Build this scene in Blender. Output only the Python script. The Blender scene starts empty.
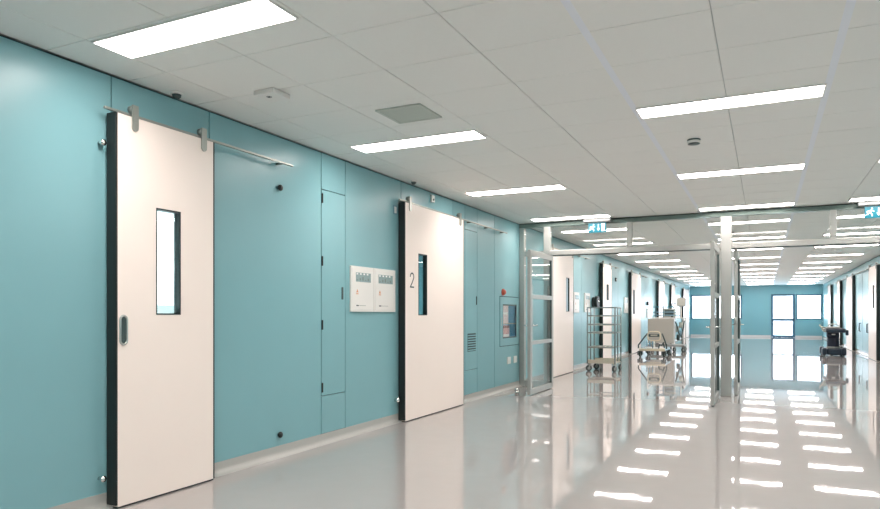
import bpy, bmesh, math, random
from mathutils import Vector, Matrix
random.seed(4)
sc = bpy.context.scene
COL = sc.collection

# ------------------------------------------------------------------ materials
def mat(name, col, rough=0.5, metal=0.0, spec=0.5, emit=None, estr=0.0, noise=0.0, nscale=8.0, bump=0.0, bscale=60.0):
    m = bpy.data.materials.new(name); m.use_nodes = True
    nt = m.node_tree; b = nt.nodes['Principled BSDF']
    b.inputs['Base Color'].default_value = (*col, 1)
    b.inputs['Roughness'].default_value = rough
    b.inputs['Metallic'].default_value = metal
    b.inputs['Specular IOR Level'].default_value = spec
    if emit:
        b.inputs['Emission Color'].default_value = (*emit, 1)
        b.inputs['Emission Strength'].default_value = estr
    if noise or bump:
        tc = nt.nodes.new('ShaderNodeTexCoord')
    if noise:
        n = nt.nodes.new('ShaderNodeTexNoise'); n.inputs['Scale'].default_value = nscale; n.inputs['Detail'].default_value = 4
        nt.links.new(tc.outputs['Object'], n.inputs['Vector'])
        r = nt.nodes.new('ShaderNodeMapRange')
        r.inputs['To Min'].default_value = 1 - noise; r.inputs['To Max'].default_value = 1 + noise
        nt.links.new(n.outputs['Fac'], r.inputs['Value'])
        mx = nt.nodes.new('ShaderNodeVectorMath'); mx.operation = 'SCALE'
        mx.inputs[0].default_value = col
        nt.links.new(r.outputs['Result'], mx.inputs['Scale'])
        nt.links.new(mx.outputs['Vector'], b.inputs['Base Color'])
    if bump:
        n = nt.nodes.new('ShaderNodeTexNoise'); n.inputs['Scale'].default_value = bscale; n.inputs['Detail'].default_value = 3
        nt.links.new(tc.outputs['Object'], n.inputs['Vector'])
        bp = nt.nodes.new('ShaderNodeBump'); bp.inputs['Strength'].default_value = bump; bp.inputs['Distance'].default_value = 0.01
        nt.links.new(n.outputs['Fac'], bp.inputs['Height'])
        nt.links.new(bp.outputs['Normal'], b.inputs['Normal'])
    return m

def glass_mat(name, tint, ior=1.45, rough=0.0):
    m = bpy.data.materials.new(name); m.use_nodes = True
    nt = m.node_tree; nt.nodes.clear()
    out = nt.nodes.new('ShaderNodeOutputMaterial')
    tr = nt.nodes.new('ShaderNodeBsdfTransparent'); tr.inputs[0].default_value = (*tint, 1)
    gl = nt.nodes.new('ShaderNodeBsdfGlossy'); gl.inputs['Roughness'].default_value = rough
    lw_ = nt.nodes.new('ShaderNodeLayerWeight'); lw_.inputs['Blend'].default_value = 0.5     # Schlick reflectance of thin glass
    pw = nt.nodes.new('ShaderNodeMath'); pw.operation = 'POWER'; pw.inputs[1].default_value = 5
    f0 = ((ior-1)/(ior+1))**2
    ma = nt.nodes.new('ShaderNodeMath'); ma.operation = 'MULTIPLY_ADD'; ma.inputs[1].default_value = 1-f0; ma.inputs[2].default_value = f0
    nt.links.new(lw_.outputs['Facing'], pw.inputs[0]); nt.links.new(pw.outputs[0], ma.inputs[0])
    mx = nt.nodes.new('ShaderNodeMixShader')
    nt.links.new(ma.outputs[0], mx.inputs[0]); nt.links.new(tr.outputs[0], mx.inputs[1]); nt.links.new(gl.outputs[0], mx.inputs[2])
    nt.links.new(mx.outputs[0], out.inputs[0])
    return m

M = {}
M['teal'] = mat('teal laminate', (0.225, 0.445, 0.485), 0.32, noise=0.03, nscale=3)
M['tealdark'] = mat('panel backing', (0.012, 0.045, 0.05), 0.6)
M['reveal'] = mat('teal reveal paint', (0.04, 0.24, 0.28), 0.5)
M['floor'] = mat('polished vinyl floor', (0.395, 0.368, 0.36), 0.024, spec=0.75, noise=0.03, nscale=6, bump=0.022, bscale=8.0)
M['cove'] = mat('vinyl cove skirting', (0.46, 0.45, 0.425), 0.22)
M['tile'] = mat('ceiling tile', (0.83, 0.83, 0.80), 0.62, noise=0.015, nscale=30)
M['runner'] = mat('ceiling runner', (0.80, 0.83, 0.88), 0.45)
M['ceilback'] = mat('ceiling grid joint', (0.52, 0.53, 0.52), 0.8)
M['diffuser'] = mat('light diffuser', (0.9, 0.9, 0.9), 0.5, emit=(1.0, 0.915, 0.865), estr=20.0)
M['roomlamp'] = mat('room lamp diffuser', (0.9, 0.9, 0.9), 0.5, emit=(0.95, 1.0, 1.0), estr=55.0)
M['lampframe'] = mat('lamp frame white', (0.85, 0.83, 0.80), 0.4)
M['door'] = mat('cream door laminate', (0.96, 0.845, 0.78), 0.36, noise=0.012, nscale=4)
M['black'] = mat('black rubber', (0.010, 0.016, 0.016), 0.45)
M['steel'] = mat('brushed steel', (0.55, 0.56, 0.54), 0.30, 1.0)
M['steelmatt'] = mat('satin steel', (0.42, 0.43, 0.40), 0.42, 0.85)
M['chrome'] = mat('chrome', (0.8, 0.8, 0.78), 0.12, 1.0)
M['alu'] = mat('anodised aluminium', (0.47, 0.475, 0.455), 0.40, 0.6)
M['aludark'] = mat('dark aluminium gasket', (0.05, 0.08, 0.08), 0.4)
M['headgreen'] = mat('grey green head profile', (0.16, 0.22, 0.20), 0.4, 0.3)
M['glass'] = glass_mat('clear glass', (0.97, 0.985, 0.98), 1.5)
M['glassgrey'] = glass_mat('grey glass', (0.80, 0.88, 0.88), 1.45)
M['frost'] = mat('pale frosted pane', (0.50, 0.64, 0.70), 0.3)  # opaque pane; the brightness seen through the glass is put into its colour
M['frostgrey'] = mat('grey frosted pane', (0.14, 0.18, 0.20), 0.25)
M['white'] = mat('white enamel', (0.82, 0.80, 0.77), 0.35)
M['whitebright'] = mat('white paint', (0.88, 0.89, 0.89), 0.5)
M['display'] = mat('grey display', (0.30, 0.40, 0.40), 0.25)
M['orange'] = mat('orange mark', (0.72, 0.36, 0.20), 0.5)
M['inkgrey'] = mat('grey ink', (0.16, 0.20, 0.20), 0.5)
M['ink'] = mat('dark ink', (0.03, 0.05, 0.06), 0.5)
M['red'] = mat('red beacon plastic', (0.55, 0.09, 0.05), 0.3)
M['pink'] = mat('pink box', (0.68, 0.36, 0.38), 0.5)
M['palepink'] = mat('pale pink leaflet', (0.75, 0.62, 0.64), 0.5)
M['blue'] = mat('blue board', (0.10, 0.45, 0.78), 0.4)
M['darkred'] = mat('dark red strap', (0.22, 0.05, 0.06), 0.5)
M['grille'] = mat('grey green grille', (0.52, 0.56, 0.51), 0.6)
M['grilledark'] = mat('grille shadow slot', (0.05, 0.07, 0.07), 0.7)
M['signgreen'] = mat('sign teal', (0.0, 0.085, 0.12), 0.35, emit=(0.0, 0.27, 0.36), estr=0.12)
M['signwhite'] = mat('sign white', (0.42, 0.45, 0.45), 0.35, emit=(0.9, 0.95, 0.95), estr=0.25)
M['signbox'] = mat('sign housing grey', (0.16, 0.17, 0.17), 0.5)
M['winframe'] = mat('blue grey window frame', (0.035, 0.10, 0.16), 0.5)
M['farteal'] = mat('teal painted wall', (0.15, 0.34, 0.39), 0.35, noise=0.03, nscale=1)
M['navy'] = mat('navy plastic', (0.006, 0.018, 0.036), 0.35)
M['navysoft'] = mat('dark blue bellows', (0.010, 0.018, 0.04), 0.6)
M['beige'] = mat('warm grey panel', (0.46, 0.45, 0.41), 0.45)
M['cream'] = mat('cream plastic', (0.75, 0.66, 0.50), 0.4)
M['bluegrey'] = mat('blue grey plastic', (0.20, 0.36, 0.46), 0.4)
M['teallite'] = mat('teal equipment top', (0.05, 0.25, 0.32), 0.35)
M['grey'] = mat('mid grey plastic', (0.33, 0.35, 0.34), 0.45)
M['tyre'] = mat('castor tyre', (0.05, 0.065, 0.065), 0.5)
M['racksteel'] = mat('blue grey rack steel', (0.26, 0.31, 0.31), 0.4, 0.5)
M['tray'] = mat('stainless tray', (0.60, 0.57, 0.48), 0.35, 0.6)
M['sill'] = mat('far skirting', (0.55, 0.55, 0.55), 0.4)
M['paving'] = mat('pale paving', (0.75, 0.75, 0.75), 0.8, noise=0.05, nscale=2)

# ------------------------------------------------------------------ mesh builder
class MB:
    def __init__(s): s.bm = bmesh.new(); s.mats = []
    def mi(s, m):
        m = M[m] if isinstance(m, str) else m
        if m not in s.mats: s.mats.append(m)
        return s.mats.index(m)
    def _merge(s, b, m, smooth=False):
        i = s.mi(m)
        for f in b.faces: f.material_index = i; f.smooth = smooth
        me = bpy.data.meshes.new('t'); b.to_mesh(me); b.free()
        s.bm.from_mesh(me); bpy.data.meshes.remove(me)
        return s
    def box(s, x0, x1, y0, y1, z0, z1, m, bev=0.0, seg=2):
        b = bmesh.new(); bmesh.ops.create_cube(b, size=1)
        for v in b.verts:
            v.co = Vector(((x0+x1)/2 + v.co.x*(x1-x0), (y0+y1)/2 + v.co.y*(y1-y0), (z0+z1)/2 + v.co.z*(z1-z0)))
        if bev: bmesh.ops.bevel(b, geom=b.edges[:], offset=bev, segments=seg, affect='EDGES', profile=0.5)
        return s._merge(b, m)
    def cyl(s, p0, p1, r, m, seg=16, r2=None):
        p0, p1 = Vector(p0), Vector(p1); d = p1-p0
        b = bmesh.new()
        bmesh.ops.create_cone(b, cap_ends=True, segments=seg, radius1=r, radius2=r if r2 is None else r2, depth=d.length)
        bmesh.ops.transform(b, matrix=Matrix.Translation((p0+p1)/2) @ Vector((0, 0, 1)).rotation_difference(d).to_matrix().to_4x4(), verts=b.verts)
        i = s.mi(m)
        s._merge(b, m, True)
        for f in s.bm.faces:
            if len(f.verts) > 4: f.smooth = False
        return s
    def sph(s, c, r, m, sc_=(1, 1, 1), seg=14):
        b = bmesh.new(); bmesh.ops.create_uvsphere(b, u_segments=seg, v_segments=seg//2+2, radius=r)
        for v in b.verts: v.co = Vector((c[0]+v.co.x*sc_[0], c[1]+v.co.y*sc_[1], c[2]+v.co.z*sc_[2]))
        return s._merge(b, m, True)
    def tube(s, pts, r, m, seg=8, closed=False):
        pts = [Vector(p) for p in pts]; n = len(pts)
        b = bmesh.new(); rings = []
        up = None
        for k in range(n):
            a = pts[k-1] if (k or closed) else pts[k]
            c = pts[(k+1) % n] if (k < n-1 or closed) else pts[k]
            t = (c-a).normalized()
            if up is None:
                up = Vector((0, 0, 1)) if abs(t.z) < 0.9 else Vector((1, 0, 0))
            u = (up - t*up.dot(t)).normalized(); w = t.cross(u); up = u
            rings.append([b.verts.new(pts[k] + (u*math.cos(q)+w*math.sin(q))*r) for q in [2*math.pi*j/seg for j in range(seg)]])
        for k in range(n if closed else n-1):
            A, B = rings[k], rings[(k+1) % n]
            for j in range(seg): b.faces.new((A[j], A[(j+1) % seg], B[(j+1) % seg], B[j]))
        if not closed: b.faces.new(rings[0][::-1]); b.faces.new(rings[-1])
        bmesh.ops.recalc_face_normals(b, faces=b.faces[:])
        return s._merge(b, m, True)
    def prism(s, pts, off, m, smooth=False):     # pts: planar 3D outline, off: extrusion vector
        b = bmesh.new(); off = Vector(off)
        A = [b.verts.new(Vector(p)) for p in pts]; B = [b.verts.new(Vector(p)+off) for p in pts]
        b.faces.new(A); b.faces.new(B[::-1])
        for k in range(len(A)): b.faces.new((A[k], B[k], B[(k+1) % len(A)], A[(k+1) % len(A)]))
        bmesh.ops.recalc_face_normals(b, faces=b.faces[:])
        return s._merge(b, m, smooth)
    def lathe(s, prof, c, m, seg=20):            # prof: (r, z) list about a vertical axis at c
        b = bmesh.new(); rings = []
        for r, z in prof:
            rings.append([b.verts.new((c[0]+r*math.cos(2*math.pi*j/seg), c[1]+r*math.sin(2*math.pi*j/seg), c[2]+z)) for j in range(seg)])
        for A, B in zip(rings, rings[1:]):
            for j in range(seg): b.faces.new((A[j], A[(j+1) % seg], B[(j+1) % seg], B[j]))
        b.faces.new(rings[0][::-1]); b.faces.new(rings[-1])
        bmesh.ops.recalc_face_normals(b, faces=b.faces[:])
        return s._merge(b, m, True)
    def build(s, name, parent=None, loc=None):
        if parent is not None: loc = wloc(parent)
        loc = Vector(loc or (0, 0, 0))
        bmesh.ops.translate(s.bm, vec=-loc, verts=s.bm.verts)
        me = bpy.data.meshes.new(name); s.bm.to_mesh(me); s.bm.free()
        for m in s.mats: me.materials.append(m)
        o = bpy.data.objects.new(name, me); COL.objects.link(o)
        if parent is not None: o.parent = parent
        else: o.location = loc
        return o

def wloc(o):
    v = Vector((0, 0, 0))
    while o is not None: v += Vector(o.location); o = o.parent
    return v
def tag(o, label, cat, group=None, kind='thing'):
    o['label'] = label; o['category'] = cat; o['kind'] = kind
    if group: o['group'] = group
    return o
def thing(name, loc, label, cat, group=None, kind='thing'):
    o = bpy.data.objects.new(name, None); o.empty_display_size = 0.1; COL.objects.link(o); o.location = loc
    return tag(o, label, cat, group, kind)
def copy_tree(o, parent=None):
    c = o.copy(); COL.objects.link(c)
    if parent is not None: c.parent = parent
    for ch in list(o.children): copy_tree(ch, c)
    return c
ORD = ['first', 'second', 'third', 'fourth', 'fifth', 'sixth', 'seventh', 'eighth', 'ninth', 'tenth', 'eleventh', 'twelfth', 'thirteenth']

# ------------------------------------------------------------------ dimensions
XL, XR, YF, YB, CH = -3.68, 2.63, 38.5, -4.0, 2.70
YP = 10.6                                   # plane of the glass partition

# ------------------------------------------------------------------ floor, ceiling
b = MB(); b.box(XL-0.22, XR+0.22, YB-0.2, YF+0.2, -0.2, 0.0, 'floor')
tag(b.build('floor'), 'pale grey polished vinyl floor mirroring the ceiling lights', 'floor', kind='structure')

LX = [(-3.335, -2.115), (-0.845, 0.355), (1.005, 2.195)]      # the three lengthwise columns of lights
LD = 0.265
LY = [-2.65, -0.10, 2.46, 5.0, 7.54, 10.09] + [11.83 + 2.55*k for k in range(11)]
b = MB()
b.box(XL-0.22, XR+0.22, YB-0.2, YF+0.2, 2.708, 2.9, 'ceilback')
xc = [XL, -3.345, -2.72, -2.10, -1.47, -0.86, -0.24, 0.372, 0.99, 1.60, 2.21, XR]
yc = [YB]
y = 2.44
while y - 0.555 > YB + 0.1: y -= 0.555
while y < 1.95: yc.append(y); y += 0.555
yc += [2.44, 2.99, 3.54, 4.10, 4.65, 5.24, 5.79, 6.34, 6.90, 7.46]
y = 8.03
while y < YF - 0.2: yc.append(y); y += 0.56
yc.append(YF)
for x0, x1 in zip(xc, xc[1:]):
    for y0, y1 in zip(yc, yc[1:]):
        g = 0.0028
        b.box(x0+g, x1-g, y0+g, y1-g, 2.7005, 2.712, 'tile', bev=0.003, seg=1)
for x in (-0.86, 0.372):
    b.box(x-0.021, x+0.021, YB, YF, 2.7, 2.704, 'runner')
tag(b.build('ceiling'), 'pale grey suspended tile ceiling with narrow grid joints', 'ceiling', kind='structure')

# ------------------------------------------------------------------ walls
def cells(us, vs, holes, fn):
    us = sorted(set(us)); vs = sorted(set(vs))
    for u0, u1 in zip(us, us[1:]):
        for v0, v1 in zip(vs, vs[1:]):
            cu, cv = (u0+u1)/2, (v0+v1)/2
            if any(h[0] < cu < h[1] and h[2] < cv < h[3] for h in holes): continue
            fn(u0, u1, v0, v1)

openA = (2.95, 3.56, 0.12, 2.30)
openB = (6.62, 8.02, 0.12, 2.30)
cabH = (9.66, 10.56, 0.69, 1.48)
cupA = (5.06, 5.45, 0.09, 2.69)
cupB = (8.34, 8.77, 0.09, 2.69)
holesB = [openA, openB, (cabH[0]+0.02, cabH[1]-0.02, cabH[2]+0.02, cabH[3]-0.02)]
b = MB()
us, vs = [YB, YF], [0.0, CH]
for h in holesB: us += h[:2]; vs += h[2:]
cells(us, vs, holesB, lambda u0, u1, v0, v1: b.box(-3.90, -3.70, u0, u1, v0, v1, 'tealdark'))
# front laminate panels with 6 mm joints
seamL = [YB, -2.2, -0.6, 1.0, 2.86, 3.68, 5.06, 5.45, 6.56, 7.95, 8.34, 8.77, 9.45, 10.62, 11.9, 13.8, 14.75, 16.3, 17.7, 18.9, 20.2, 22.3, 23.5, 24.7, 25.9, 28.0, 29.6, 31.5, 33.0, 34.4, 37.4, YF]
front_holes = [openA, openB, cabH, cupA, cupB]
for u0, u1 in zip(seamL, seamL[1:]):
    fh = [h for h in front_holes if h[0] < u1 and h[1] > u0]
    vs = [0.09, CH-0.012]; uu = [u0, u1]
    if (u0, u1) in ((2.86, 3.68), (6.56, 7.95)): vs.append(2.46)
    for h in fh: vs += [h[2], h[3]]; uu += [max(u0, h[0]), min(u1, h[1])]
    def pan(a0, a1, c0, c1):
        g0 = 0.005 if abs(a0-u0) < 1e-6 else 0; g1 = 0.005 if abs(a1-u1) < 1e-6 else 0
        b.box(-3.70, XL, a0+g0, a1-g1, c0+(0.003 if c0 == 2.46 else 0), c1, 'teal')
    cells(uu, vs, fh, pan)
# reveals of the two door openings and lining of the cabinet recess
for h in (openA, openB):
    b.box(-3.902, -3.682, h[0]-0.002, h[0]+0.004, h[2], h[3], 'reveal')
    b.box(-3.902, -3.682, h[1]-0.004, h[1]+0.002, h[2], h[3], 'reveal')
    b.box(-3.902, -3.682, h[0], h[1], h[3]-0.004, h[3], 'reveal')
b.box(-3.90, -3.88, cabH[0], cabH[1], cabH[2], cabH[3], 'reveal')
tag(b.build('wall_left'), 'long teal laminate panelled wall along the left with sliding doors', 'wall', kind='structure')

b = MB()
b.box(2.65, 2.85, YB, YF, 0, CH, 'tealdark')
seamR = [YB, -2.0, 0.0, 2.0, 4.0, 6.0, 8.0, 10.6, 12.4, 14.2, 16.0, 17.8, 19.6, 21.6, 23.35, 25.1, 27.0, 29.0, 30.8, 33.0, 34.6, 36.6, YF]
for u0, u1 in zip(seamR, seamR[1:]):
    b.box(XR, 2.65, u0+0.003, u1-0.003, 0.09, CH-0.012, 'teal')
tag(b.build('wall_right'), 'teal panelled wall along the right side of the corridor', 'wall', kind='structure')

holesF = [(-3.60, -1.09, 0.92, 2.22), (0.28, 1.375, 0.0, 2.22), (1.42, 2.58, 0.92, 2.20)]
b = MB(); us, vs = [XL, XR], [0, CH]
for h in holesF: us += h[:2]; vs += h[2:]
cells(us, vs, holesF, lambda u0, u1, v0, v1: b.box(u0, u1, YF, YF+0.2, v0, v1, 'farteal'))
tag(b.build('wall_far'), 'teal end wall with glazed door and bright windows at far end', 'wall', kind='structure')
b = MB(); b.box(XL, XR, YB-0.2, YB, 0, CH, 'farteal')
tag(b.build('wall_back'), 'plain teal end wall behind the viewpoint', 'wall', kind='structure')

# side rooms behind the two near sliding doors
def room(x0, x1, y0, y1, m, label, opening):
    b = MB(); t = 0.08
    b.box(x0-t, x0, y0-t, y1+t, 0, 2.7, m); b.box(x0, x1, y0-t, y0, 0, 2.7, m); b.box(x0, x1, y1, y1+t, 0, 2.7, m)
    b.box(x0-t, x1, y0-t, y1+t, 2.7, 2.78, m); b.box(x0-t, x1, y0-t, y1+t, -0.08, 0, m)
    return tag(b.build('wall_room'), label, 'wall', kind='structure')
room(-6.4, -3.905, 2.2, 6.3, 'whitebright', 'white walls of the bright room seen through the nearest door pane', openA)
room(-6.4, -3.905, 6.5, 10.3, 'farteal', 'teal walls of the dim room seen through the pane of door two', openB)

# cove skirtings
def cove(name, X, sgn, segs, label):
    b = MB()
    prof = [(0.0, 0.092), (0.004, 0.092), (0.006, 0.045)]
    for k in range(7):
        a = math.pi*k/12
        prof.append((0.051-0.045*math.cos(a), 0.047-0.045*math.sin(a)))
    prof += [(0.056, 0.0005), (0.0, 0.0005)]
    for y0, y1 in segs:
        b.prism([(X+sgn*u, y0, v) for u, v in prof], (0, y1-y0, 0), 'cove', smooth=False)
    return tag(b.build(name), label, 'baseboard', kind='structure')
cove('baseboard_left', XL+0.0005, 1, [(YB+0.01, YP-0.03), (YP+0.07, YF-0.03)], 'grey coved vinyl skirting at the foot of the left teal wall')
cove('baseboard_right', XR-0.0005, -1, [(YB+0.01, YF-0.03)], 'grey coved vinyl skirting at the foot of the right wall')
b = MB(); b.box(XL+0.06, 0.27, YF-0.018, YF-0.001, 0.0005, 0.10, 'sill', bev=0.003); b.box(1.385, XR-0.06, YF-0.018, YF-0.001, 0.0005, 0.10, 'sill', bev=0.003)
tag(b.build('baseboard_far'), 'pale skirting strip under the far end wall', 'baseboard', kind='structure')

# ------------------------------------------------------------------ far windows and glazed end door
def window(n, x0, x1, z0, z1, label):
    b = MB(); w = 0.07
    b.box(x0, x0+w, YF-0.01, YF+0.09, z0, z1, 'winframe'); b.box(x1-w, x1, YF-0.01, YF+0.09, z0, z1, 'winframe')
    b.box(x0+w, x1-w, YF-0.01, YF+0.09, z0, z0+w, 'winframe'); b.box(x0+w, x1-w, YF-0.01, YF+0.09, z1-w, z1, 'winframe')
    r = thing(n, ((x0+x1)/2, YF, z0), label, 'window', kind='structure')
    b.build('window_frame', r)
    MB().box(x0+w, x1-w, YF+0.035, YF+0.045, z0+w, z1-w, 'glass').build('window_pane', r)
    return r
window('window_1', -3.60, -1.09, 0.92, 2.22, 'wide bright window in the end wall, left of the glazed door')
window('window_2', 1.42, 2.58, 0.92, 2.20, 'bright window in the end wall, right of the glazed door')
r = thing('door_1', (0.83, YF, 0), 'glazed end door with blue grey frame and bright panes', 'door', kind='structure')
b = MB(); x0, x1, z1, w = 0.28, 1.375, 2.22, 0.11
b.box(x0, x0+w, YF-0.02, YF+0.08, 0.002, z1, 'winframe', bev=0.004); b.box(x1-w, x1, YF-0.02, YF+0.08, 0.002, z1, 'winframe', bev=0.004)
b.box(x0+w, x1-w, YF-0.02, YF+0.08, z1-w, z1, 'winframe'); b.box(x0+w, x1-w, YF-0.02, YF+0.08, 0.002, 0.12, 'winframe'); b.box(x0+w, x1-w, YF-0.02, YF+0.08, 0.83, 0.97, 'winframe')
b.build('door_frame', r)
MB().box(x0+w, x1-w, YF+0.025, YF+0.035, 0.97, z1-w, 'glass').build('upper_pane', r)
MB().box(x0+w, x1-w, YF+0.025, YF+0.035, 0.12, 0.83, 'glass').build('lower_pane', r)
MB().tube([(x1-0.04, YF-0.02, 1.04), (x1-0.04, YF-0.07, 1.04), (x1-0.17, YF-0.07, 1.04)], 0.01, 'steel').build('door_handle', r)
b = MB(); b.box(-30, 30, YF+0.21, YF+60, -0.3, -0.05, 'paving')
tag(b.build('ground_outside'), 'pale paved ground outside the far windows', 'ground', kind='structure')

# ------------------------------------------------------------------ ceiling lights
r0 = thing('ceiling_light', (0, 0, CH), 'x', 'ceiling light', 'recessed ceiling lights in three columns')
lw = 1.21
b = MB(); e = 0.010
b.box(-lw/2, -lw/2+e, -LD/2, LD/2, 2.690, 2.6995, 'lampframe'); b.box(lw/2-e, lw/2, -LD/2, LD/2, 2.690, 2.6995, 'lampframe')
b.box(-lw/2+e, lw/2-e, -LD/2, -LD/2+e, 2.690, 2.6995, 'lampframe'); b.box(-lw/2+e, lw/2-e, LD/2-e, LD/2, 2.690, 2.6995, 'lampframe')
b.build('lamp_frame', r0)
b = MB(); b.box(-lw/2+e, lw/2-e, -LD/2+e, LD/2-e, 2.6915, 2.6995, 'lampframe'); b.mi('diffuser')
for f in b.bm.faces:
    if f.normal.z < -0.5: f.material_index = 1
b.build('diffuser', r0)
for mm in (M['diffuser'], M['roomlamp']): mm.cycles.emission_sampling = 'FRONT'
la = bpy.data.lights.new('lamp_tubes', 'AREA'); la.shape = 'RECTANGLE'; la.size = lw-0.04; la.size_y = LD-0.04
la.energy = 6.0; la.color = (1.0, 0.915, 0.865); la.spread = math.radians(140)
lo = bpy.data.objects.new('lamp_tubes', la); COL.objects.link(lo); lo.parent = r0; lo.location = (0, 0, 2.6905-CH)
first = True
colname = ['left', 'middle', 'right']
for ci, (x0, x1) in enumerate(LX):
    before = [y for y in LY if y < YP]; after = [y for y in LY if y > YP]
    for y in LY:
        o = r0 if first else copy_tree(r0); first = False
        o.location = ((x0+x1)/2, y+LD/2, CH)
        if y < 2 or (y < 9 and ci == 2) or (y < 4 and ci == 1):
            o['label'] = 'recessed white ceiling light behind the viewpoint and outside the picture'
            o['group'] = 'ceiling lights out of the picture'
        elif y < YP:
            k = len(before)-1-before.index(y)
            o['label'] = f'white ceiling light, {ORD[k]} on this side of the glass partition, {colname[ci]} column'
        else:
            k = after.index(y)
            o['label'] = f'white ceiling light, {ORD[k]} beyond the glass partition, {colname[ci]} column'
# fill lamps added out of view to brighten the two side rooms
rl = thing('room_lamp', (-5.1, 4.6, 2.7), 'white lamp on the ceiling of the bright room behind the nearest door', 'ceiling light')
MB().box(-5.9, -4.3, 4.0, 5.2, 2.66, 2.6995, 'lampframe', bev=0.005).build('lamp_frame', rl)
MB().box(-5.85, -4.35, 4.05, 5.15, 2.652, 2.66, 'roomlamp').build('diffuser', rl)
rl = thing('room_lamp', (-5.0, 8.2, 2.7), 'small white lamp on the ceiling of the dim room behind door two', 'ceiling light')
MB().box(-5.7, -4.5, 7.9, 8.5, 2.66, 2.6995, 'lampframe', bev=0.005).build('lamp_frame', rl)
MB().box(-5.65, -4.55, 7.95, 8.45, 2.652, 2.66, 'roomlamp').build('diffuser', rl)

# contents of the bright room: wall shelf with boxes
t = thing('wall_shelf', (-6.4, 5.0, 1.3), 'white wall shelf in the bright room behind the nearest door pane', 'shelf')
MB().box(-6.398, -6.14, 4.4, 6.0, 1.30, 1.33, 'whitebright').build('shelf_board', t)
MB().box(-6.398, -6.16, 4.4, 4.42, 1.33, 2.0, 'whitebright').build('shelf_side', t)
MB().box(-6.398, -6.16, 5.98, 6.0, 1.33, 2.0, 'whitebright').build('shelf_side', t)
for nm, y0, y1, z0, h, m, lab in (('grey_box', 4.62, 4.9, 1.331, 0.22, 'grey', 'grey storage box on the lower shelf behind the nearest door pane'),
                                  ('white_box', 4.95, 5.3, 1.331, 0.30, 'white', 'white storage box on the lower shelf behind the nearest door pane'),
                                  ('white_box', 5.36, 5.62, 1.331, 0.2, 'white', 'low white box on the lower shelf behind the nearest door pane')):
    MBx = MB().box(-6.37, -6.18, y0, y1, z0, z0+h, m, bev=0.01)
    t = thing(nm, (-6.23, (y0+y1)/2, z0), lab, 'box'); MBx.build('carton', t)
    MB().box(-6.1795, -6.175, y0+0.04, y1-0.04, z0+0.06, z0+0.11, 'white').build('blank_label', t)

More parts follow.
